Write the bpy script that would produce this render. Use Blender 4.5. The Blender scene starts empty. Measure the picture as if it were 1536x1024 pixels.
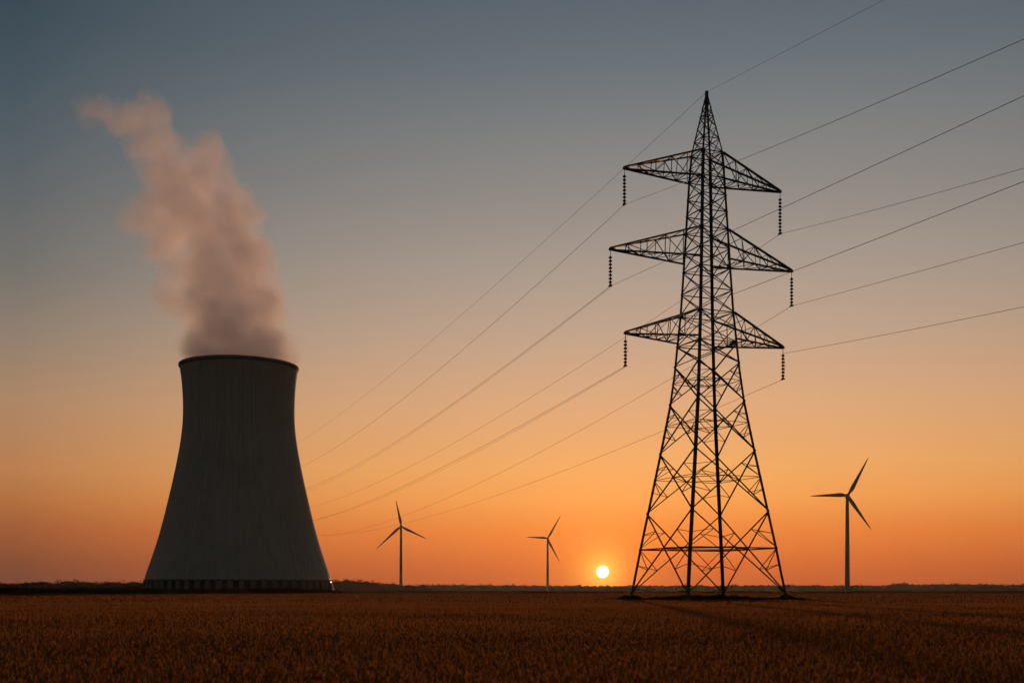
import bpy, bmesh, math, random
import numpy as np
from mathutils import Vector, Matrix

S = bpy.context.scene
C = S.collection
R = math.radians

# ------------------------------------------------------------------ camera
F_PX, CX, HORIZON, EYE = 1750.0, 768.0, 885.0, 0.9      # focal length in photo pixels, horizon row, eye height
cam = bpy.data.objects.new('camera', bpy.data.cameras.new('camera'))
C.objects.link(cam)
cam.location = (0, 0, EYE)
cam.rotation_euler = (R(90), 0, 0)
cam.data.sensor_width = 36
cam.data.lens = F_PX / 1536 * 36
cam.data.shift_y = (HORIZON - 512) / 1536
cam.data.dof.use_dof = True
cam.data.dof.focus_distance = 160
cam.data.dof.aperture_fstop = 2.2
cam.data.clip_start = 0.1
cam.data.clip_end = 30000
S.camera = cam
S.render.engine = 'CYCLES'
S.view_settings.view_transform = 'Standard'
S.view_settings.look = 'None'
S.view_settings.exposure = 0
S.view_settings.gamma = 1
S.cycles.volume_bounces = 16
S.cycles.max_bounces = 20


def lin(c):
    return tuple((v / 255 / 12.92) if v / 255 <= 0.04045 else ((v / 255 + 0.055) / 1.055) ** 2.4 for v in c)


# ------------------------------------------------------------------ sky and sun
SUN_AZ = math.atan((904 - 768) / F_PX)
SUN_EL = math.atan((HORIZON - 857) / F_PX * math.cos(SUN_AZ))
SUN = Vector((math.sin(SUN_AZ) * math.cos(SUN_EL), math.cos(SUN_AZ) * math.cos(SUN_EL), math.sin(SUN_EL)))

W = bpy.data.worlds.new('World')
S.world = W
W.use_nodes = True
nt = W.node_tree
nt.nodes.clear()


def N(tree, kind, **kw):
    n = tree.nodes.new(kind)
    for k, v in kw.items():
        setattr(n, k, v)
    return n


def put(tree, sock, v):
    if hasattr(v, 'is_output'):
        tree.links.new(v, sock)
    elif v is not None:
        sock.default_value = v


def mth(tree, op, a, b=None, c=None, clamp=False):
    n = N(tree, 'ShaderNodeMath', operation=op, use_clamp=clamp)
    for i, v in enumerate((a, b, c)):
        put(tree, n.inputs[i], v)
    return n.outputs[0]


def vmth(tree, op, a, b=None, out=0):
    n = N(tree, 'ShaderNodeVectorMath', operation=op)
    put(tree, n.inputs[0], a)
    if b is not None:
        put(tree, n.inputs[1], b)
    return n.outputs[out]


def rng(tree, v, a, b, c=0.0, d=1.0, smooth=False):
    n = N(tree, 'ShaderNodeMapRange', clamp=True, interpolation_type='SMOOTHSTEP' if smooth else 'LINEAR')
    for i, q in enumerate((v, a, b, c, d)):
        put(tree, n.inputs[i], q)
    return n.outputs[0]


def mixc(tree, f, a, b, mode='MIX'):
    n = N(tree, 'ShaderNodeMix', data_type='RGBA', blend_type=mode, clamp_factor=True)
    put(tree, n.inputs[0], f)
    put(tree, n.inputs[6], a)
    put(tree, n.inputs[7], b)
    return n.outputs[2]


def ramp(tree, fac, stops, interp='LINEAR'):
    n = N(tree, 'ShaderNodeValToRGB')
    cr = n.color_ramp
    cr.interpolation = interp
    while len(cr.elements) < len(stops):
        cr.elements.new(0.5)
    for e, (p, c) in zip(cr.elements, stops):
        e.position = p
        e.color = (*c, 1)
    put(tree, n.inputs[0], fac)
    return n.outputs[0]


def noise(tree, vec, scale, detail=3, rough=0.55, out=0):
    n = N(tree, 'ShaderNodeTexNoise')
    put(tree, n.inputs['Vector'], vec)
    n.inputs['Scale'].default_value = scale
    n.inputs['Detail'].default_value = detail
    n.inputs['Roughness'].default_value = rough
    return n.outputs[out]


dirn = vmth(nt, 'NORMALIZE', N(nt, 'ShaderNodeTexCoord').outputs['Generated'])
sep = N(nt, 'ShaderNodeSeparateXYZ')
nt.links.new(dirn, sep.inputs[0])
hor = vmth(nt, 'NORMALIZE', vmth(nt, 'MULTIPLY', dirn, (1, 1, 0)))
GLOW_AZ = R(8)                                  # the bright part of the sky is centred a little beside the sun
cosd = vmth(nt, 'DOT_PRODUCT', hor, (math.sin(GLOW_AZ), math.cos(GLOW_AZ), 0), out=1)
el = mth(nt, 'MULTIPLY', sep.outputs[2], 1.0)

# sky colour against the sine of elevation: towards the sun, 25 degrees beside it, and opposite it
NEAR = [(.000, (184, 82, 36)), (.010, (188, 86, 36)), (.025, (204, 98, 38)), (.048, (225, 121, 48)), (.077, (238, 155, 79)),
        (.105, (235, 166, 98)), (.160, (216, 166, 124)), (.214, (190, 161, 138)), (.267, (166, 152, 140)), (.317, (144, 138, 133)),
        (.364, (125, 127, 127)), (.409, (104, 113, 119)), (.451, (90, 101, 110)), (1.0, (30, 44, 58))]
SIDE = [(.000, (108, 62, 50)), (.007, (111, 64, 49)), (.023, (121, 69, 46)), (.044, (148, 82, 48)), (.070, (173, 106, 60)),
        (.096, (183, 124, 78)), (.147, (170, 132, 101)), (.198, (141, 125, 109)), (.246, (114, 112, 107)), (.300, (94, 100, 103)),
        (.339, (80, 92, 99)), (.380, (67, 82, 92)), (.421, (56, 72, 83)), (1.0, (26, 38, 50))]
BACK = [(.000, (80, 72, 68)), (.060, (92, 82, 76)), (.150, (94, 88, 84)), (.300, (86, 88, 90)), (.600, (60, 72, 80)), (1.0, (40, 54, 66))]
a = ramp(nt, el, [(p, lin(c)) for p, c in NEAR])
b = ramp(nt, el, [(p, lin(c)) for p, c in SIDE])
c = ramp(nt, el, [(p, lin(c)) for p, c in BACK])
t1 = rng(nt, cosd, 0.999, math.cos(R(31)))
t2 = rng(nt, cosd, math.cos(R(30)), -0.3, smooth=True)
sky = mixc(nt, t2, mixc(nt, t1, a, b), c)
# physical sky, low: fills the part of the dome the ramps leave dark
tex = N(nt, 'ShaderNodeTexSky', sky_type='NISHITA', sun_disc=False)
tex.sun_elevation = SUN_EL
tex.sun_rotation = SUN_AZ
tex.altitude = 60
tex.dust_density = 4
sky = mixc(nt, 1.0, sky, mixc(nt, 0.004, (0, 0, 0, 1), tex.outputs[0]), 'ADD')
# aureole and disc
dist = vmth(nt, 'DISTANCE', dirn, tuple(SUN), out=1)
g1 = mth(nt, 'EXPONENT', mth(nt, 'MULTIPLY', dist, -1 / R(0.62)))
g2 = mth(nt, 'EXPONENT', mth(nt, 'MULTIPLY', dist, -1 / R(2.8)))
sky = mixc(nt, 1.0, sky, mixc(nt, g1, (0, 0, 0, 1), (1.1, 0.70, 0.10, 1)), 'ADD')
sky = mixc(nt, 1.0, sky, mixc(nt, g2, (0, 0, 0, 1), (0.36, 0.085, 0.0, 1)), 'ADD')
disc = rng(nt, dist, R(0.325), R(0.225), smooth=True)
sky = mixc(nt, 1.0, sky, mixc(nt, disc, (0, 0, 0, 1), (2.8, 2.6, 2.2, 1)), 'ADD')
# a few faint early stars
vor = N(nt, 'ShaderNodeTexVoronoi', feature='F1')
nt.links.new(dirn, vor.inputs['Vector'])
vor.inputs['Scale'].default_value = 55
rnd = N(nt, 'ShaderNodeSeparateColor')
nt.links.new(vor.outputs['Color'], rnd.inputs[0])
star = mth(nt, 'MULTIPLY', rng(nt, vor.outputs['Distance'], 0.05, 0.02), rng(nt, rnd.outputs[0], 0.80, 1.0, 0, 0.16))
star = mth(nt, 'MULTIPLY', star, rng(nt, el, 0.30, 0.42))
sky = mixc(nt, 1.0, sky, mixc(nt, star, (0, 0, 0, 1), (1, .95, .85, 1)), 'ADD')
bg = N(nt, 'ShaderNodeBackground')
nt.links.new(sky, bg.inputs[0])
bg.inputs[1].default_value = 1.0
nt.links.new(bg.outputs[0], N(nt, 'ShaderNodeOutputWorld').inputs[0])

sun = bpy.data.objects.new('sun', bpy.data.lights.new('sun', 'SUN'))
C.objects.link(sun)
sun.data.energy = 3.4
sun.data.angle = R(0.5)
sun.data.color = (1.0, 0.49, 0.265)
sun.rotation_euler = (-SUN).to_track_quat('-Z', 'Y').to_euler()
sun.location = (40, 60, 60)


# ------------------------------------------------------------------ helpers
def at(px, py, Y):
    """photo pixel at distance Y -> world point"""
    return Vector(((px - CX) / F_PX * Y, Y, (HORIZON - py) / F_PX * Y + EYE))


def mat(name, base, rough=0.8, var=0.25, scale=3.0, metal=0.0, coord='Object', stretch=None, bump=0.0, spec=0.3):
    m = bpy.data.materials.new(name)
    m.use_nodes = True
    t = m.node_tree
    p = t.nodes['Principled BSDF']
    v = N(t, 'ShaderNodeTexCoord').outputs[coord]
    if stretch:
        v = vmth(t, 'MULTIPLY', v, stretch)
    n = noise(t, v, scale, 4, 0.6)
    lo = tuple(x * (1 - var) for x in base) + (1,)
    hi = tuple(min(1, x * (1 + var)) for x in base) + (1,)
    t.links.new(mixc(t, rng(t, n, .3, .7), lo, hi), p.inputs['Base Color'])
    t.links.new(rng(t, n, .3, .7, max(0, rough - .12), min(1, rough + .1)), p.inputs['Roughness'])
    p.inputs['Metallic'].default_value = metal
    p.inputs['Specular IOR Level'].default_value = spec
    if bump:
        bn = N(t, 'ShaderNodeBump')
        bn.inputs['Strength'].default_value = bump
        t.links.new(n, bn.inputs['Height'])
        t.links.new(bn.outputs[0], p.inputs['Normal'])
    return m


def obj(name, bm, m, parent=None, smooth=False):
    me = bpy.data.meshes.new(name)
    bmesh.ops.recalc_face_normals(bm, faces=bm.faces)
    bm.to_mesh(me)
    bm.free()
    return link(name, me, m, parent, smooth)


def link(name, me, m, parent=None, smooth=False):
    me.materials.append(m)
    if smooth:
        me.polygons.foreach_set('use_smooth', [True] * len(me.polygons))
    o = bpy.data.objects.new(name, me)
    C.objects.link(o)
    if parent:
        o.parent = parent
    return o


def thing(name, label, cat, loc=(0, 0, 0), group=None):
    o = bpy.data.objects.new(name, None)
    o.empty_display_size = 0.5
    C.objects.link(o)
    o.location = loc
    return tag(o, label, cat, group)


def tag(o, label=None, cat=None, group=None, kind=None):
    if label: o['label'] = label
    if cat: o['category'] = cat
    if group: o['group'] = group
    if kind: o['kind'] = kind
    return o


def frame(p0, p1, up=Vector((0, 0, 1))):
    d = (p1 - p0).normalized()
    s = d.cross(up)
    if s.length < 1e-4:
        s = d.cross(Vector((1, 0, 0)))
    s.normalize()
    return d, s, s.cross(d).normalized()


def bar(bm, p0, p1, w, h=None, up=Vector((0, 0, 1))):
    """rectangular bar between two points"""
    h = h or w
    d, s, u = frame(p0, p1, up)
    vs = []
    for p in (p0, p1):
        for a_, b_ in ((-1, -1), (1, -1), (1, 1), (-1, 1)):
            vs.append(bm.verts.new(p + s * (a_ * w / 2) + u * (b_ * h / 2)))
    for i in range(4):
        j = (i + 1) % 4
        bm.faces.new((vs[i], vs[j], vs[4 + j], vs[4 + i]))
    bm.faces.new(vs[3::-1])
    bm.faces.new(vs[4:])


def angle(bm, pts, ea, eb, fl, th):
    """rolled steel angle along pts: flanges of width fl along ea and eb from the heel"""
    prof = [(0, 0), (fl, 0), (fl, th), (th, th), (th, fl), (0, fl)]
    rings = [[bm.verts.new(p + ea * x + eb * y) for x, y in prof] for p in pts]
    for r0, r1 in zip(rings, rings[1:]):
        for i in range(6):
            j = (i + 1) % 6
            bm.faces.new((r0[i], r0[j], r1[j], r1[i]))
    bm.faces.new(rings[0][::-1])
    bm.faces.new(rings[-1])


def lathe(bm, prof, seg=24, M=Matrix(), cap=True):
    rings = []
    for r, z in prof:
        rings.append([bm.verts.new(M @ Vector((r * math.cos(2 * math.pi * k / seg), r * math.sin(2 * math.pi * k / seg), z))) for k in range(seg)])
    for r0, r1 in zip(rings, rings[1:]):
        for k in range(seg):
            j = (k + 1) % seg
            bm.faces.new((r0[k], r0[j], r1[j], r1[k]))
    if cap:
        bm.faces.new(rings[0][::-1])
        bm.faces.new(rings[-1])
    return rings


def tube(bm, pts, r, seg=6):
    rings = []
    for i, p in enumerate(pts):
        d = (pts[min(i + 1, len(pts) - 1)] - pts[max(i - 1, 0)])
        _, s, u = frame(Vector(), d)
        rr = r[i] if isinstance(r, (list, tuple)) else r
        rings.append([bm.verts.new(p + (s * math.cos(2 * math.pi * k / seg) + u * math.sin(2 * math.pi * k / seg)) * rr) for k in range(seg)])
    for r0, r1 in zip(rings, rings[1:]):
        for k in range(seg):
            j = (k + 1) % seg
            bm.faces.new((r0[k], r0[j], r1[j], r1[k]))
    bm.faces.new(rings[0][::-1])
    bm.faces.new(rings[-1])


def tris_mesh(name, P):
    """mesh of loose polygons: P is (n, k, 3)"""
    n, k, _ = P.shape
    me = bpy.data.meshes.new(name)
    me.vertices.add(n * k)
    me.vertices.foreach_set('co', P.reshape(-1).astype(np.float32))
    me.loops.add(n * k)
    me.loops.foreach_set('vertex_index', np.arange(n * k, dtype=np.int32))
    me.polygons.add(n)
    me.polygons.foreach_set('loop_start', np.arange(0, n * k, k, dtype=np.int32))
    me.update(calc_edges=True)
    return me


steel = mat('weathered_galvanised_steel', (.060, .056, .052), .75, .3, 2.0, metal=.2, spec=.15)
porcelain = mat('dark_glazed_porcelain', (.02, .014, .010), .85, .3, 8, spec=.02)
alu = mat('dull_aluminium_wire', (.07, .065, .06), .7, .2, .5, metal=.3, spec=.15)
concrete = mat('footing_concrete', (.04, .035, .028), .9, .25, 4, bump=.3)

# ------------------------------------------------------------------ ground
gm = bpy.data.materials.new('pasture_soil')
gm.use_nodes = True
t = gm.node_tree
v = N(t, 'ShaderNodeTexCoord').outputs['Object']
p = t.nodes['Principled BSDF']
col = ramp(t, noise(t, vmth(t, 'MULTIPLY', v, (.2, 1, 1)), .012, 5, .6), [(.35, (.022, .020, .009)), (.65, (.042, .033, .014))])
t.links.new(col, p.inputs['Base Color'])
p.inputs['Roughness'].default_value = .95
p.inputs['Specular IOR Level'].default_value = 0
bm = bmesh.new()
vs = [bm.verts.new(q) for q in ((-3600, -700, 0), (3600, -700, 0), (3600, 4300, 0), (-3600, 4300, 0))]
bm.faces.new(vs)
tag(obj('ground', bm, gm), kind='structure')

fm = bpy.data.materials.new('dry_field')
fm.use_nodes = True
t = fm.node_tree
v = N(t, 'ShaderNodeTexCoord').outputs['Object']
p = t.nodes['Principled BSDF']
streak = noise(t, vmth(t, 'MULTIPLY', v, (.10, 1, 1)), .16, 5, .62)
fine = noise(t, v, 2.6, 6, .7)
mixf = mth(t, 'ADD', mth(t, 'MULTIPLY', streak, .55), mth(t, 'MULTIPLY', fine, .45))
col = ramp(t, mixf, [(.36, (.030, .015, .006)), (.50, (.055, .026, .009)), (.64, (.085, .038, .012))])
t.links.new(col, p.inputs['Base Color'])
p.inputs['Roughness'].default_value = .95
p.inputs['Specular IOR Level'].default_value = 0
bn = N(t, 'ShaderNodeBump')
bn.inputs['Strength'].default_value = 1.0
bn.inputs['Distance'].default_value = .25
t.links.new(noise(t, v, 3.5, 6, .75), bn.inputs['Height'])
t.links.new(bn.outputs[0], p.inputs['Normal'])
bm = bmesh.new()
vs = [bm.verts.new(q) for q in ((-900, -40, .004), (900, -40, .004), (900, 560, .004), (-900, 540, .004))]
bm.faces.new(vs)
tag(obj('field', bm, fm), kind='structure')

# ------------------------------------------------------------------ dry grass standing in the field
def blade_material(name, dark, pale, trans=.45):
    m = bpy.data.materials.new(name)
    m.use_nodes = True
    t = m.node_tree
    t.nodes.clear()
    pos = N(t, 'ShaderNodeTexCoord').outputs['Object']
    f = mth(t, 'ADD', mth(t, 'MULTIPLY', noise(t, pos, .22, 4, .6), .6), mth(t, 'MULTIPLY', noise(t, pos, 9, 2), .4))
    col = ramp(t, f, [(.34, dark), (.66, pale)])
    d = N(t, 'ShaderNodeBsdfDiffuse')
    tr = N(t, 'ShaderNodeBsdfTranslucent')
    t.links.new(col, d.inputs[0])
    t.links.new(col, tr.inputs[0])
    mx = N(t, 'ShaderNodeMixShader')
    mx.inputs[0].default_value = trans
    t.links.new(d.outputs[0], mx.inputs[1])
    t.links.new(tr.outputs[0], mx.inputs[2])
    t.links.new(mx.outputs[0], N(t, 'ShaderNodeOutputMaterial').inputs[0])
    return m


straw = blade_material('straw_blades', (.114, .050, .017), (.152, .067, .023), .62)
g = np.random.default_rng(7)


def blades(n, d_near, d_far, half):
    """stalks spread so that they lie evenly dense in view, each a bent two-segment strip with a seed head"""
    inv = 1 / d_far + (1 / d_near - 1 / d_far) * g.uniform(0, 1, n) ** 1.5
    d = 1 / inv
    az = g.uniform(-half, half, n)
    x, y = d * np.tan(az), d
    patch = .88 + .12 * np.sin(x * .31 + 1.3 * np.sin(y * .17)) * np.sin(y * .23 + np.sin(x * .21))
    h = g.normal(.115, .03, n).clip(.04, .20) * patch
    w = .0025 + .00026 * d + g.uniform(0, .002, n)
    fa = g.uniform(0, math.pi, n)
    ux, uy = np.cos(fa), np.sin(fa) * .4
    la = g.uniform(0, 2 * math.pi, n)
    lean = np.abs(g.normal(0, .28, n)).clip(0, .6) * h
    lx, ly = np.cos(la) * lean, np.sin(la) * lean
    P = np.zeros((n, 6, 3))
    def setp(i, s, tx, hz):
        P[:, i, 0] = x + ux * w * s + lx * tx
        P[:, i, 1] = y + uy * w * s + ly * tx
        P[:, i, 2] = h * hz
    setp(0, -.35, 0, -.02); setp(1, .35, 0, -.02)
    setp(2, .40, .55, .55); setp(3, .55, .85, .85)
    setp(4, 0, 1.0, 1.0); setp(5, -.5, .82, .82)
    return P


P = np.concatenate([blades(400000, 7.5, 75, R(31)), blades(120000, 40, 330, R(28))])
tag(link('dry_grass', tris_mesh('dry_grass', P), straw), 'brown dry grass covering the whole field in front of the pylon', 'grass', kind='stuff')

# ------------------------------------------------------------------ cooling tower
TX, TY = (359 - CX) / F_PX * 420, 420.0
ct = thing('cooling_tower', 'huge dark concrete cooling tower with flared base and a ring of openings at its foot', 'cooling tower', (TX, TY, 0))
sil = [(551, 86.3), (556, 85.2), (565, 83.6), (580, 82.0), (600, 80.9), (620, 80.5), (640, 81.2), (670, 85.0), (700, 90.6), (725, 95.8), (750, 101.6),
       (775, 107.4), (800, 113.8), (825, 121.2), (850, 129.7), (870, 136.6)]
zz = np.array([(HORIZON - y) / F_PX * 420 + EYE for y, _ in sil])[::-1]
kk = np.array([w / F_PX for _, w in sil])[::-1]
rr = 420 * kk / np.sqrt(1 + kk * kk)
zs = np.linspace(zz[0], zz[-1], 60)
# smooth the outline
rs = np.interp(zs, zz, rr)
for _ in range(6):
    rs[1:-1] = (rs[:-2] + 2 * rs[1:-1] + rs[2:]) / 4
TOP, BOT = float(zs[-1]), float(zs[0])

cm = bpy.data.materials.new('tower_concrete')
cm.use_nodes = True
t = cm.node_tree
p = t.nodes['Principled BSDF']
v = N(t, 'ShaderNodeTexCoord').outputs['Object']
st = noise(t, vmth(t, 'MULTIPLY', v, (1, 1, .035)), .55, 6, .65)
bl = noise(t, v, .06, 5, .6)
f = mth(t, 'ADD', mth(t, 'MULTIPLY', st, .65), mth(t, 'MULTIPLY', bl, .35))
t.links.new(ramp(t, f, [(.34, (.186, .176, .136)), (.5, (.218, .206, .160)), (.66, (.250, .236, .184))]), p.inputs['Base Color'])
p.inputs['Roughness'].default_value = .62
p.inputs['Specular IOR Level'].default_value = .5
bn = N(t, 'ShaderNodeBump')
bn.inputs['Strength'].default_value = .12
bn.inputs['Distance'].default_value = .2
t.links.new(st, bn.inputs['Height'])
t.links.new(bn.outputs[0], p.inputs['Normal'])

bm = bmesh.new()
NR = 84
ribs = [0, 0, 0, .2, .2]                     # five steps per meridional rib
seg = NR * len(ribs)
rings = []
for z, r in zip(zs, rs):
    fade = min(1, (TOP - z) / 2.0, (z - BOT) / 1.5)
    rings.append([bm.verts.new(((r + ribs[k % 5] * fade) * math.cos(2 * math.pi * k / seg), (r + ribs[k % 5] * fade) * math.sin(2 * math.pi * k / seg), z)) for k in range(seg)])
inner = [[bm.verts.new(((r - .5) * math.cos(2 * math.pi * k / seg), (r - .5) * math.sin(2 * math.pi * k / seg), z)) for k in range(seg)] for z, r in list(zip(zs, rs))[::3] + [(zs[-1], rs[-1])]]
allr = rings + inner[::-1]
for r0, r1 in zip(allr, allr[1:] + [allr[0]]):
    for k in range(seg):
        j = (k + 1) % seg
        bm.faces.new((r0[k], r0[j], r1[j], r1[k]))
obj('shell', bm, cm, ct)
bm = bmesh.new()
r1 = float(rs[-1])
lathe_prof = [(r1 - .55, TOP - .9), (r1 + .05, TOP - .95), (r1 + .42, TOP - .45), (r1 + .46, TOP + .30), (r1 + .30, TOP + .42), (r1 - .55, TOP + .42)]
rg = lathe(bm, lathe_prof, 160, cap=False)
for k in range(160):
    j = (k + 1) % 160
    bm.faces.new((rg[-1][k], rg[-1][j], rg[0][j], rg[0][k]))
obj('rim', bm, mat('rim_concrete', (.10, .10, .075), .9, .3, .8), ct)
# raking columns and basin
R0 = float(rs[0])
bm = bmesh.new()
NCOL = 56
foot, head = Vector((R0 + .5, 0, 1.35)), Vector((R0 - .15, 0, BOT + .15))
bar(bm, foot, head, 1.55, .9, Vector((1, 0, 0)))
bar(bm, head - Vector((0, 0, .75)), head, 2.3, .95, Vector((1, 0, 0)))
me = None
for k in range(NCOL):
    if me is None:
        col0 = obj('column', bm, mat('column_concrete', (.10, .095, .078), .9, .2, .8), ct)
        me = col0.data
    else:
        col0 = bpy.data.objects.new('column', me)
        C.objects.link(col0)
        col0.parent = ct
    col0.rotation_euler = (0, 0, 2 * math.pi * (k + .25) / NCOL)
bm = bmesh.new()
rg = lathe(bm, [(R0 + 1.25, -.2), (R0 + 1.25, 1.45), (R0 + .9, 1.45), (R0 + .9, .9), (1, .9)], 128, cap=False)
obj('basin', bm, mat('basin_concrete', (.13, .125, .10), .9, .3, .4), ct)
bm = bmesh.new()
lathe(bm, [(R0 - 4.5, .9), (R0 - 4.5, BOT + .5), (R0 - 5, BOT + .5), (1, BOT + .5)], 96, cap=False)
obj('fill_pack', bm, mat('dark_fill_pack', (.09, .085, .07), .95, .3, .8), ct)

# small lamp by the foot of the tower
lp = at(496.5, 889, 410)
lamp = thing('lamp_post', 'small lit lamp on a short post at the right foot of the cooling tower', 'lamp', (lp.x, lp.y, 0))
bm = bmesh.new(); lathe(bm, [(.09, 0), (.06, 3.6)], 10); obj('post', bm, steel, lamp, True)
bm = bmesh.new(); lathe(bm, [(.05, 3.6), (.2, 3.7), (.18, 3.98), (.06, 4.05)], 12)
lm = bpy.data.materials.new('lamp_glow'); lm.use_nodes = True
lm.node_tree.nodes['Principled BSDF'].inputs['Emission Color'].default_value = (1, .78, .55, 1)
lm.node_tree.nodes['Principled BSDF'].inputs['Emission Strength'].default_value = 3
obj('lantern', bm, lm, lamp, True)

# ------------------------------------------------------------------ steam
PUFFS = [  # photo x, y, radius in pixels, depth offset in metres, weight
    (359, 552, 82, 0, 1.25), (358, 520, 80, 0, 1.25), (358, 485, 74, 0, 1.2), (350, 450, 70, 1, 1.15), (392, 462, 36, -5, 1.0), (345, 412, 64, 0, 1.1), (316, 500, 46, 1, 1.1), (305, 452, 46, 2, .95),
    (376, 400, 38, -6, 1.15), (282, 408, 42, 3, .74), (330, 372, 62, 2, 1.08), (362, 330, 35, -5, 1.2), (352, 352, 40, -4, 1.1), (310, 335, 60, 2, 1.0),
    (328, 268, 34, -5, 1.1), (317, 238, 29, -4, 1.25), (340, 300, 32, -4, 1.0), (270, 300, 56, 3, .90), (246, 252, 44, 4, .78), (228, 212, 38, 4, .76),
    (224, 172, 32, 3, .74), (190, 174, 32, 5, .60), (156, 164, 27, 5, .45), (124, 158, 24, 6, .33), (216, 318, 40, 6, .48), (244, 362, 40, 6, .56), (262, 440, 34, 5, .50), (260, 345, 40, 5, .6), (405, 505, 34, -3, 1.0)]
SC = 420 / F_PX
bm = bmesh.new()
cs = []
for x, y, r, dy, w in PUFFS:
    q = at(x, y, 420) + Vector((0, dy, 0))
    cs.append((q, r * SC * 1.12, w))
    bmesh.ops.create_icosphere(bm, subdivisions=3, radius=r * SC * 1.34, matrix=Matrix.Translation(q))
# nothing may hang below the rim outside the tower
for vtx in bm.verts:
    if vtx.co.z < TOP - 1.0:
        vtx.co.z = TOP - 1.0
        d = Vector((vtx.co.x - TX, vtx.co.y - TY))
        if d.length > r1 - 1.2:
            d *= (r1 - 1.2) / d.length
            vtx.co.x, vtx.co.y = TX + d.x, TY + d.y
sm = bpy.data.materials.new('steam')
sm.use_nodes = True
t = sm.node_tree
t.nodes.clear()
pos = N(t, 'ShaderNodeTexCoord').outputs['Object']
wn = noise(t, pos, .045, 3, .6, out=1)
wv = vmth(t, 'MULTIPLY', vmth(t, 'SUBTRACT', wn, (.5, .5, .5)), (9, 9, 9))
wn2 = noise(t, pos, .15, 3, .6, out=1)
wp = vmth(t, 'ADD', vmth(t, 'ADD', pos, wv), vmth(t, 'MULTIPLY', vmth(t, 'SUBTRACT', wn2, (.5, .5, .5)), (7, 7, 7)))
tot = None
for q, r, w in cs:
    dd = vmth(t, 'DISTANCE', wp, tuple(q), out=1)
    val = mth(t, 'MULTIPLY_ADD', dd, -w / r, w)
    tot = val if tot is None else mth(t, 'SMOOTH_MAX', tot, val, .07)
fn = noise(t, pos, .16, 4, .62)
tot = mth(t, 'ADD', tot, mth(t, 'MULTIPLY_ADD', fn, .50, -.14))
vo = N(t, 'ShaderNodeTexVoronoi', feature='F1')
t.links.new(wp, vo.inputs['Vector'])
vo.inputs['Scale'].default_value = .085
tot = mth(t, 'ADD', tot, mth(t, 'MULTIPLY_ADD', vo.outputs['Distance'], -.42, .205))
dens = rng(t, tot, .02, .64, 0, 1, smooth=True)
sz = N(t, 'ShaderNodeSeparateXYZ'); t.links.new(pos, sz.inputs[0])
hfade = rng(t, sz.outputs[2], TOP, TOP + 95, .15, .075)
axial = vmth(t, 'DISTANCE', vmth(t, 'MULTIPLY', pos, (1, 1, 0)), (TX, TY, 0), out=1)
reach = mth(t, 'MULTIPLY_ADD', mth(t, 'SUBTRACT', sz.outputs[2], TOP), .9, r1 - .4)
dens = mth(t, 'MULTIPLY', dens, rng(t, mth(t, 'SUBTRACT', axial, reach), 0, -2.2, smooth=True))
dens = mth(t, 'MULTIPLY', dens, hfade)
dens = mth(t, 'MULTIPLY', dens, rng(t, sz.outputs[2], TOP - .8, TOP + 2.5))
pv = N(t, 'ShaderNodeVolumePrincipled')
pv.inputs['Color'].default_value = (.992, .988, .996, 1)
pv.inputs['Anisotropy'].default_value = 0.0
t.links.new(dens, pv.inputs['Density'])
t.links.new(pv.outputs[0], N(t, 'ShaderNodeOutputMaterial').inputs['Volume'])
sm.cycles.volume_step_rate = .22
so = obj('steam_plume', bm, sm)
rm = so.modifiers.new('merge', 'REMESH')
rm.mode = 'VOXEL'
rm.voxel_size = 1.6
tag(so, 'pinkish steam plume rising from the cooling tower and drifting aside', 'steam')

# ------------------------------------------------------------------ transmission pylon
PD = 115.0
PX = (1060 - CX) / F_PX * PD
Zp = lambda y: (HORIZON - y) / F_PX * PD + EYE
pyl = thing('transmission_pylon', 'tall dark steel lattice pylon with three pairs of cross arms standing in the field', 'pylon', (PX, PD, 0))
SIGHT = math.atan(PX / PD)
CA = R(-13) - SIGHT
DIRS = [Vector((math.cos(CA + k * math.pi / 2), math.sin(CA + k * math.pi / 2), 0)) for k in range(4)]     # right, back, left, front
PROF = [(897, 118.5), (823, 103.5), (768, 91.6), (678, 72.0), (604, 56.8), (560, 50.5), (517, 46), (472, 41.2), (406, 36.6), (348, 33), (271, 28), (232, 24.6), (141, 1.6)]
zp = np.array([Zp(y) for y, _ in PROF]); wp_ = np.array([w * PD / F_PX / .988 for _, w in PROF])
zp[0] = 0.05
def corner(k, z):
    return DIRS[k % 4] * float(np.interp(z, zp, wp_)) + Vector((0, 0, z))
PTOP = float(zp[-1])
leg_z = list(zp)
for k in range(4):
    bm = bmesh.new()
    ea = (DIRS[(k + 1) % 4] - DIRS[k]).normalized()
    eb = (DIRS[(k - 1) % 4] - DIRS[k]).normalized()
    n_up = [z for z in leg_z if z <= Zp(231)]
    low = [z for z in n_up if z <= Zp(600)]
    mid_ = [z for z in n_up if z >= Zp(605)]
    angle(bm, [corner(k, z) for z in low], ea, eb, .265, .035)
    angle(bm, [corner(k, z) for z in mid_], ea, eb, .235, .03)
    angle(bm, [corner(k, z) for z in (Zp(232), Zp(180), PTOP)], ea, eb, .14, .022)
    # stub plates at the foot
    foot = corner(k, .05)
    bar(bm, foot + Vector((0, 0, -.03)), foot + Vector((0, 0, .12)), .5, .5, Vector((1, 0, 0)))
    obj('leg', bm, steel, pyl)
    bm = bmesh.new()
    lathe(bm, [(.55, -.2), (.50, .06), (.32, .22), (.28, .24)], 16, Matrix.Translation(Vector((foot.x, foot.y, 0))))
    obj('footing', bm, concrete, pyl)


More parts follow.
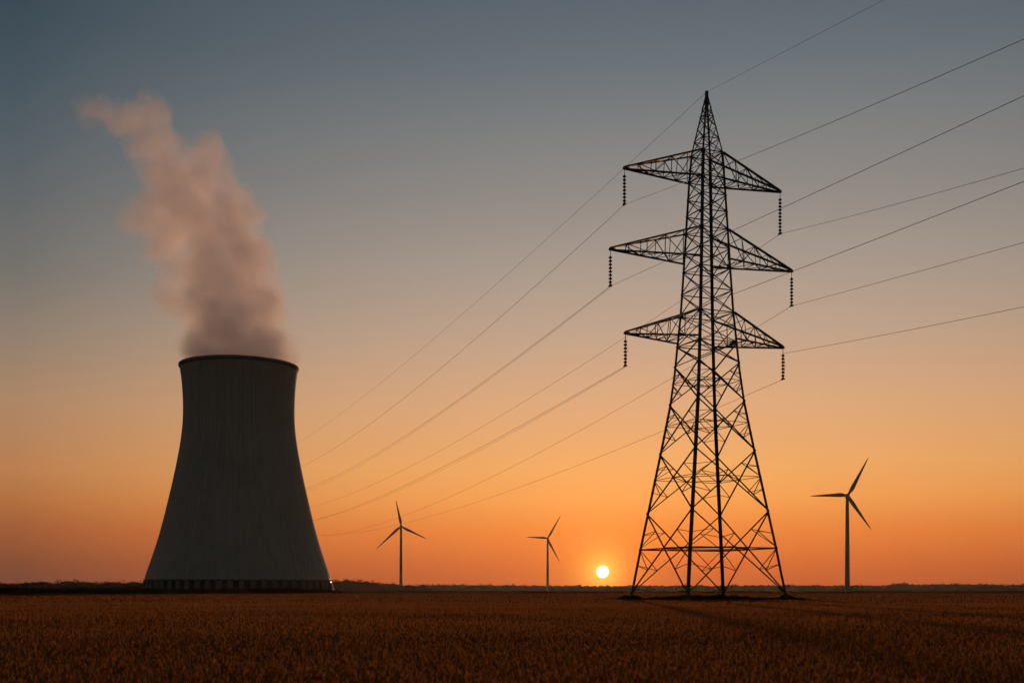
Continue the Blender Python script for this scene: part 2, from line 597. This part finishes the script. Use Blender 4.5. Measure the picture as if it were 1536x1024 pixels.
def brace_panels(bm, levels, w, horiz=()):
    for z0, z1 in zip(levels, levels[1:]):
        for k in range(4):
            bar(bm, corner(k, z0), corner(k + 1, z1), w, w * .7)
            bar(bm, corner(k + 1, z0), corner(k, z1), w, w * .7)
    for z in horiz:
        for k in range(4):
            bar(bm, corner(k, z), corner(k + 1, z), w, w)


def crossing(k, z0, z1):
    """point where a panel's two diagonals meet"""
    w0 = (corner(k, z0) - corner(k + 1, z0)).length
    w1 = (corner(k, z1) - corner(k + 1, z1)).length
    f = w0 / (w0 + w1)
    return corner(k, z0).lerp(corner(k + 1, z1), f)


zb = [Zp(y) for y in (890, 768, 678, 604, 547, 517)]
bm = bmesh.new()
brace_panels(bm, zb, .125)
for i, (z0, z1) in enumerate(zip(zb, zb[1:])):
    for k in range(4):
        x = crossing(k, z0, z1)
        zc = x.z
        if i == 0:
            zc = Zp(823)
            bar(bm, corner(k, zc), corner(k + 1, zc), .15, .12)
        if i < 4:
            for s0, s1 in ((k, k + 1), (k + 1, k)):
                # redundant members: leg to the middle of each half diagonal
                qa = corner(s0, z0).lerp(x, .52)
                qb = corner(s0, z1).lerp(x, .52)
                bar(bm, corner(s0, qa.z + .12 * (zc - z0)), qa, .075, .05)
                bar(bm, corner(s0, qb.z - .1 * (z1 - zc)), qb, .075, .05)
                bar(bm, corner(s0, x.z), qa, .07, .05)
                bar(bm, corner(s0, x.z), qb, .07, .05)
        if i in (1, 2, 3):
            bar(bm, corner(k, x.z), x, .075, .05)
            bar(bm, corner(k + 1, x.z), x, .075, .05)
    # plan bracing across the body
    if i < 4:
        m_ = [(crossing(k, z0, z1)) for k in range(4)]
        for k in range(4):
            bar(bm, m_[k], m_[(k + 1) % 4], .075, .06)
for k in range(4):                                                  # inner ring of the bottom frame
    mm = [corner(q, Zp(823)).lerp(corner(q + 1, Zp(823)), .5) for q in (k, k + 1)]
    bar(bm, mm[0], mm[1], .1, .08)
obj('lower_bracing', bm, steel, pyl)
bm = bmesh.new()
zu = [Zp(y) for y in (517, 494, 472, 439, 406, 377, 348, 322, 297, 271, 251, 232)]
brace_panels(bm, zu, .085, [Zp(y) for y in (517, 472, 439, 406, 377, 348, 322, 297, 271, 232)])
for y in (517, 472, 406, 348, 271, 232):
    z = Zp(y)
    for k in (0, 1):
        bar(bm, corner(k, z + .02), corner(k + 2, z + .02), .07, .05)
obj('upper_bracing', bm, steel, pyl)
bm = bmesh.new()
brace_panels(bm, [Zp(y) for y in (232, 211, 192, 176, 162, 150)], .07, [Zp(211), Zp(176)])
bar(bm, Vector((0, 0, PTOP - .5)), Vector((0, 0, PTOP + .25)), .30, .30, Vector((1, 0, 0)))
obj('peak_bracing', bm, steel, pyl)

ARM = R(22)
AD = Vector((math.cos(ARM), math.sin(ARM), 0))
arms = [(232, 272, (9.1, 8.6), 41.25), (348, 393, (10.6, 10.0), 33.35), (472, 509, (9.0, 8.95), 25.5)]
tips = {}
for lvl, (yt, yb, LL, zt) in enumerate(arms):
    for side in (-1, 1):
        L = LL[(side + 1) // 2]
        bm = bmesh.new()
        tip = AD * (side * L) + Vector((0, 0, zt))
        tips[(lvl, side)] = tip
        kA, kB = ((2, 3) if side < 0 else (0, 1))
        zt_, zb_ = Zp(yt), zt - .05
        tA, tB, bA, bB = corner(kA, zt_), corner(kB, zt_), corner(kA, zb_), corner(kB, zb_)
        e = Vector((0, 0, .12))
        for root, w in ((tA, .19), (tB, .19), (bA, .17), (bB, .17)):
            bar(bm, root, tip + (e if root in (tA, tB) else -e * .5), w, w * .8)
        nst = 5
        prev = None
        for i in range(0, nst):
            f = i / nst
            q = [r_.lerp(tip, f) for r_ in (tA, tB, bA, bB)]
            if i:
                bar(bm, q[0], q[2], .075, .055); bar(bm, q[1], q[3], .075, .055)
                bar(bm, q[2], q[3], .075, .055); bar(bm, q[0], q[1], .065, .05)
            if prev:
                z1_, z2_ = (0, 2) if i % 2 else (2, 0)
                bar(bm, prev[z1_], q[z2_], .075, .055)
                bar(bm, prev[z1_ + 1], q[z2_ + 1], .075, .055)
                bar(bm, prev[2], q[3], .07, .05); bar(bm, prev[3], q[2], .07, .05)
                bar(bm, prev[0], q[1], .06, .045)
            prev = q
        bar(bm, prev[2], tip, .07, .05)
        bar(bm, tip - AD * side * .5, tip + AD * side * .12, .26, .22)
        obj('cross_arm', bm, steel, pyl)

# ------------------------------------------------------------------ insulator strings (hang from the arm tips)
INS = {(0, -1): (935, 307), (1, -1): (914, 429), (2, -1): (940, 549), (0, 1): (1170, 351), (1, 1): (1187, 459), (2, 1): (1172, 569)}
LVL = ['uppermost', 'middle', 'lowest']
SIDEN = {-1: 'left', 1: 'right'}
SHAPE = {-1: 'nearer, sun side', 1: 'farther side'}
bm = bmesh.new()
lathe(bm, [(.035, .17), (.07, .13), (.11, .09), (.165, .03), (.17, -.03), (.12, -.08), (.04, -.10), (.03, -.17)], 14)
disc_me = bpy.data.meshes.new('disc'); bmesh.ops.recalc_face_normals(bm, faces=bm.faces); bm.to_mesh(disc_me); bm.free(); disc_me.materials.append(porcelain)
clamp_pos = {}
base = Vector((PX, PD, 0))
for (lvl, side), (ix, iy) in INS.items():
    tp = base + tips[(lvl, side)]
    dep = tp.y
    zend = (HORIZON - iy) / F_PX * dep + EYE
    top = tp + Vector((0, 0, -.1))
    s = thing('insulator_string', f'insulator string hanging from the tip of the {LVL[lvl]} {SIDEN[side]} cross arm of the pylon', 'insulator', top, 'insulator strings on the pylon')
    Ls = top.z - zend
    bm = bmesh.new(); tube(bm, [Vector((0, 0, .12)), Vector((0, 0, -.55))], .03, 8); obj('hanger', bm, steel, s)
    nd = max(6, int(round((Ls - .75) / .34)))
    step = (Ls - .75) / nd
    for i in range(nd):
        d_ = bpy.data.objects.new('disc', disc_me)
        C.objects.link(d_); d_.parent = s
        d_.location = (0, 0, -.55 - step * (i + .5))
        d_.scale = (1, 1, step / .34)
    bm = bmesh.new()
    wdir = Vector((.33, -.94, 0))
    bar(bm, wdir * -.3 + Vector((0, 0, -Ls + .02)), wdir * .3 + Vector((0, 0, -Ls + .02)), .12, .10)
    lathe(bm, [(.20, 0), (.05, .26)], 10, Matrix.Translation((0, 0, -Ls)))
    obj('clamp', bm, steel, s)
    clamp_pos[(lvl, side)] = Vector((top.x, top.y, zend))
clamp_pos['earth'] = base + Vector((0, 0, PTOP + .2))

# ------------------------------------------------------------------ conductors: real sagging spans through the clamps
FAR = Vector((-125, 372)).normalized()       # towards the next pylon of the line, behind the cooling tower
NEARD = Vector((125, -365)).normalized()     # towards the previous one, behind the camera
def span(A, d, targets, length, n=40, first=0.0):
    """parabola in the vertical plane through A along d that comes closest to the sighted points"""
    rows = []
    for px, py in targets:
        k = (px - CX) / F_PX
        s_ = (A.x - k * A.y) / (k * d.y - d.x)
        Y = A.y + d.y * s_
        z = (HORIZON - py) / F_PX * Y + EYE
        rows.append((s_, z - A.z))
    M_ = np.array([[s_, s_ * s_] for s_, _ in rows]); y_ = np.array([z for _, z in rows])
    wgt = np.array([1 / (abs(A.y + d.y * s_)) for s_, _ in rows])
    if len(rows) > 1:
        (b_, c_), *_ = np.linalg.lstsq(M_ * wgt[:, None], y_ * wgt, rcond=None)
    else:
        c_ = 4 * 12 / 390 ** 2
        b_ = (y_[0] - c_ * M_[0, 1]) / M_[0, 0]
    lo_, hi_ = 8e-5, (2.3e-4 if length > 300 else 4.5e-4)
    if not lo_ <= c_ <= hi_:
        c_ = min(max(c_, lo_), hi_)
        b_ = float(np.sum(wgt ** 2 * M_[:, 0] * (y_ - c_ * M_[:, 1])) / np.sum(wgt ** 2 * M_[:, 0] ** 2))
    print('span', tuple(round(q, 1) for q in A), 'slope %.3f curv %.6f' % (b_, c_), 'end z %.1f' % (A.z + b_ * length + c_ * length * length), [(round(s_), round(z + A.z, 1)) for s_, z in rows])
    pts = []
    for i in range(n + 1):
        s_ = length * (i / n)
        pts.append(Vector((A.x + d.x * s_, A.y + d.y * s_, A.z + b_ * s_ + c_ * s_ * s_)))
    return pts


LINES = {
    'earth': ('thin earth wire running over the very top of the pylon', 0.015, [(662, 500), (553, 586), (455, 660)], [(1190, 70), (1327, 0)]),
    (0, -1): ('power line clamped below the uppermost arm on the left of the pylon', .0175, [(724, 500), (640, 569), (457, 697)], [(1308, 158), (1536, 59)]),
    (1, -1): ('power line clamped below the middle arm on the left of the pylon', .0175, [(819, 500), (619, 648), (458, 733)], [(1308, 237), (1536, 152)]),
    (2, -1): ('power line clamped below the lowest arm on the left of the pylon', .0175, [(764, 650), (626, 717), (469, 781)], [(1178, 393), (1300, 355), (1536, 285)]),
    (0, 1): ('power line clamped below the uppermost arm on the right of the pylon', .0175, [(936, 504), (764, 620), (619, 695), (467, 760)], [(1372, 303), (1536, 250)]),
    (1, 1): ('power line clamped below the middle arm on the right of the pylon', .0175, [(960, 615), (764, 695), (611, 768)], [(1362, 411), (1536, 364)]),
    (2, 1): ('power line clamped below the lowest arm on the right of the pylon', .0175, [(960, 664), (764, 732), (622, 782), (488, 802)], [(1536, 460)]),
}
LIFTED = {(2, -1): 25.3, (2, 1): 24.9}
for key, (lab, rad, left, right) in LINES.items():
    A = clamp_pos[key]
    l_ = span(A, FAR, left, 386)
    B = A
    if key in LIFTED:                                   # a jumper climbs beside the insulators to the arm and the next span starts there
        B = Vector((A.x, A.y, LIFTED[key]))
    r_ = span(B, NEARD, right, 150)
    mid = [A.lerp(B, f) + Vector((.16 * math.sin(math.pi * f), -.2 * math.sin(math.pi * f), 0)) for f in (.25, .5, .75)] + [B] if key in LIFTED else []
    bm = bmesh.new()
    tube(bm, l_[::-1] + mid + r_[1:], rad, 6)
    tag(obj('earth_wire' if key == 'earth' else 'power_line', bm, alu), lab, 'wire' if key == 'earth' else 'power line', 'overhead lines')
for key, left, lab in (((1, -1), [(834, 500), (619, 651), (458, 735)], 'second power line running close below the middle left one towards the cooling tower'),
                       ((2, -1), [(764, 655), (626, 719), (469, 781)], 'second power line running close below the lowest left one towards the cooling tower')):
    A = clamp_pos[key] + Vector((.1, 0, -.05))
    bm = bmesh.new()
    tube(bm, span(A, FAR, left, 386), .013, 6)
    tag(obj('power_line', bm, alu), lab, 'power line', 'overhead lines')

# ------------------------------------------------------------------ weeds round the pylon's feet
weed_m = blade_material('weed_leaves', (.022, .017, .007), (.052, .034, .013), .3)
def leaf_cloud(centres, n_each, leaf):
    out = []
    for (cx, cy, rx, ry, h) in centres:
        n = n_each
        a_ = g.uniform(0, 2 * math.pi, n); r_ = np.sqrt(g.uniform(0, 1, n))
        px, py = cx + rx * r_ * np.cos(a_), cy + ry * r_ * np.sin(a_)
        top = h * (1 - r_ ** 2 * .8) * (.55 + .45 * np.sin(px * 2.1 + py) ** 2)
        pz = top * g.uniform(0, 1, n) ** .7
        ctr = np.stack([px, py, pz], 1)
        e1 = g.normal(0, 1, (n, 3)); e1 /= np.linalg.norm(e1, axis=1)[:, None]
        e2 = g.normal(0, 1, (n, 3)); e2 /= np.linalg.norm(e2, axis=1)[:, None]
        s_ = leaf * g.uniform(.6, 1.4, (n, 1))
        out.append(np.stack([ctr - e1 * s_, ctr + e2 * s_ * .5, ctr + e1 * s_, ctr - e2 * s_ * .5], 1))
    return np.concatenate(out)
ws = []
for px, wpx, h in ((990, 30, .3), (1015, 26, .45), (1030, 20, .62), (1048, 14, .5), (1064, 18, .5), (1080, 16, .6), (1098, 18, .5), (1115, 22, .38), (1140, 30, .26)):
    q = at(px, 898, 114 + g.uniform(-3, 3))
    ws.append((q.x, q.y, wpx / F_PX * 115, 2.2, h))
for px, dd in ((945, 116.5), (1179, 112.5)):
    q = at(px, 898, dd)
    ws.append((q.x, q.y, 1.25, 1.1, .55)); ws.append((q.x, q.y, 2.4, 1.3, .25))
tag(link('weeds', tris_mesh('weeds', leaf_cloud(ws, 1500, .10)), weed_m), 'low dark weeds and scrub grown up between the feet of the pylon', 'weeds', kind='stuff')

# ------------------------------------------------------------------ wind turbines
tm = mat('turbine_paint', (.17, .168, .163), .7, .08, .2, spec=.05)
def turbine(px, hub_y, D, blades_px, yaw, label, lean=0):
    hubp = at(px, hub_y, D)
    H = hubp.z
    tb = thing('wind_turbine', label, 'wind turbine', (hubp.x, hubp.y, 0), 'wind turbines on the horizon')
    tb.rotation_euler = (0, 0, yaw)
    k = H / 90
    bm = bmesh.new(); lathe(bm, [(2.3 * k, -.5), (2.15 * k, H * .3), (1.5 * k, H - 1.5 * k)], 20); obj('tower', bm, tm, tb, True)
    bm = bmesh.new()
    n0 = bmesh.ops.create_cube(bm, size=1, matrix=Matrix.Translation((0, 3.0 * k, H)) @ Matrix.Diagonal((3.4 * k, 10 * k, 3.6 * k, 1)))
    bmesh.ops.bevel(bm, geom=bm.edges[:], offset=.7 * k, segments=3, affect='EDGES')
    obj('nacelle', bm, tm, tb)
    hub = Vector((0, -3.6 * k, H))
    bm = bmesh.new()
    lathe(bm, [(.05 * k, -2.2 * k), (1.2 * k, -1.6 * k), (1.75 * k, -.2 * k), (1.7 * k, 1.6 * k)], 18, Matrix.Translation(hub) @ Matrix.Rotation(R(-90), 4, 'X'))
    obj('hub', bm, tm, tb, True)
    for bx, by in blades_px:
        dx, dz = (bx - px), (hub_y - by)
        L = math.hypot(dx, dz) / F_PX * D
        ang = math.atan2(dz, dx)
        bm = bmesh.new()
        secs = [(.02, 1.0, 1.0), (.06, 1.05, .95), (.14, 1.75, .55), (.22, 1.95, .42), (.4, 1.5, .3), (.65, 1.0, .2), (.88, .55, .12), (.98, .25, .06), (1.0, .06, .03)]
        rings = []
        for f, ch, th in secs:
            ring = []
            for q in range(10):
                a_ = 2 * math.pi * q / 10
                u = math.cos(a_) * ch * k - (.25 * ch * k if f > .1 else 0)
                w_ = math.sin(a_) * th * k
                tw = R(14 * (1 - f))
                ring.append(bm.verts.new((L * f, w_ * math.cos(tw) + u * math.sin(tw), u * math.cos(tw) - w_ * math.sin(tw))))
            rings.append(ring)
        for r0, r1_ in zip(rings, rings[1:]):
            for q in range(10):
                j = (q + 1) % 10
                bm.faces.new((r0[q], r0[j], r1_[j], r1_[q]))
        bm.faces.new(rings[0][::-1]); bm.faces.new(rings[-1])
        b_ = obj('blade', bm, tm, tb, True)
        b_.location = hub
        b_.rotation_euler = (0, -ang, 0)


turbine(601.5, 789, 1693, [(593.5, 750), (565, 823), (639.5, 807.5)], R(8), 'wind turbine nearest the cooling tower, one blade pointing almost straight up')
turbine(821.5, 807, 2045, [(790, 805), (841, 773), (839.5, 842)], R(-6), 'smallest wind turbine, standing between the setting sun and the turbine by the tower')
turbine(1271, 743, 1117, [(1216, 743.5), (1300.5, 687), (1304.5, 794)], R(-8), 'tallest wind turbine, standing alone beyond the pylon')

# ------------------------------------------------------------------ far woods along the horizon
wood_m = blade_material('far_foliage', (.014, .013, .007), (.028, .023, .011), .0)
def wood(label, D, prof, leaf, crown, depth=40, per=70, seed=1, name='wood'):
    """a belt of rounded crowns of leaf clumps in front of and above a closed core"""
    g2 = np.random.default_rng(seed)
    xs = np.array([p_[0] for p_ in prof], float)
    hs = np.array([(HORIZON - p_[1]) / F_PX * D + EYE for p_ in prof])
    width = (xs[-1] - xs[0]) / F_PX * D
    k = int(width / crown * 3.2)
    cpx = g2.uniform(xs[0], xs[-1], k)
    cy = D + depth * g2.uniform(0, 1, k)
    ch = np.interp(cpx, xs, hs) * np.clip(g2.normal(.98, .11, k), .75, 1.25)
    cr = crown * g2.uniform(.45, .95, k)
    cx = (cpx - CX) / F_PX * cy
    n = k * per
    idx = np.repeat(np.arange(k), per)
    u = g2.normal(0, 1, (n, 3)); u /= np.linalg.norm(u, axis=1)[:, None]
    u *= g2.uniform(.55, 1, (n, 1)) ** .6
    half = np.minimum(ch * .42, cr * 1.25)[idx]
    ctr = np.stack([cx[idx] + u[:, 0] * cr[idx], cy[idx] + u[:, 1] * cr[idx], ch[idx] - half + u[:, 2] * half], 1)
    e1 = g2.normal(0, 1, (n, 3)); e1 /= np.linalg.norm(e1, axis=1)[:, None]
    e2 = np.cross(e1, g2.normal(0, 1, (n, 3))); e2 /= np.linalg.norm(e2, axis=1)[:, None]
    s_ = leaf * g2.uniform(.5, 1.3, (n, 1))
    P = np.stack([ctr - e1 * s_, ctr + e2 * s_ * .7, ctr + e1 * s_, ctr - e2 * s_ * .7], 1)
    nx, ny = 300, 6
    GX, GY = np.meshgrid(np.linspace(xs[0], xs[-1], nx), np.linspace(D + depth * .1, D + depth * .95, ny), indexing='ij')
    WX = (GX - CX) / F_PX * GY
    ZZ = np.interp(GX, xs, hs) * (.84 + .07 * np.sin(WX / crown * 1.7 + GY) + .05 * np.sin(WX / crown * 3.9))
    ZZ[:, 0] = -.2; ZZ[:, -1] = -.2; ZZ[0] = -.2; ZZ[-1] = -.2
    V = np.stack([WX, GY, ZZ], -1)
    Q = np.stack([V[:-1, :-1], V[1:, :-1], V[1:, 1:], V[:-1, 1:]], 2).reshape(-1, 4, 3)
    P = np.concatenate([P, Q])
    tag(link(name, tris_mesh(name, P), wood_m), label, name, kind='stuff')


wood('dark lumpy woodland edge behind and left of the cooling tower', 1300, [(-260, 872), (0, 873), (30, 874), (52, 870), (80, 872), (110, 869), (150, 873), (180, 871), (215, 872), (300, 874), (420, 876)], .8, 7, seed=2)
wood('low wooded rise just right of the cooling tower', 1500, [(440, 874), (500, 869), (520, 868), (545, 869.5), (575, 873), (600, 876), (625, 879), (650, 882)], .9, 8, seed=3)
wood('long thin line of far woodland along the horizon behind the turbines', 2600, [(560, 880), (620, 876), (700, 876), (800, 877), (900, 878), (1040, 877), (1180, 877), (1330, 877), (1352, 873), (1375, 876), (1420, 874.5), (1460, 874.8), (1490, 876), (1536, 876), (1800, 876)], 1.5, 10, per=60, seed=4)
wood('low dark hedge running past the foot of the cooling tower', 352, [(-150, 881), (0, 880.5), (90, 881.5), (220, 881), (300, 882), (400, 881.5), (470, 882), (500, 884), (520, 887)], .16, 1.3, depth=4, per=60, seed=5, name='hedge')

# ------------------------------------------------------------------ air
HAZE = 0.0000095
hz = bpy.data.materials.new('haze')
hz.use_nodes = True
t = hz.node_tree
t.nodes.clear()
pv = N(t, 'ShaderNodeVolumePrincipled')
pv.inputs['Color'].default_value = (.97, .88, .80, 1)
pv.inputs['Density'].default_value = HAZE
pv.inputs['Anisotropy'].default_value = .6
t.links.new(pv.outputs[0], N(t, 'ShaderNodeOutputMaterial').inputs['Volume'])
bm = bmesh.new()
bmesh.ops.create_cube(bm, size=1, matrix=Matrix.Translation((0, 1800, 94)) @ Matrix.Diagonal((7400, 5200, 190.4, 1)))
tag(obj('haze', bm, hz), kind='stuff')
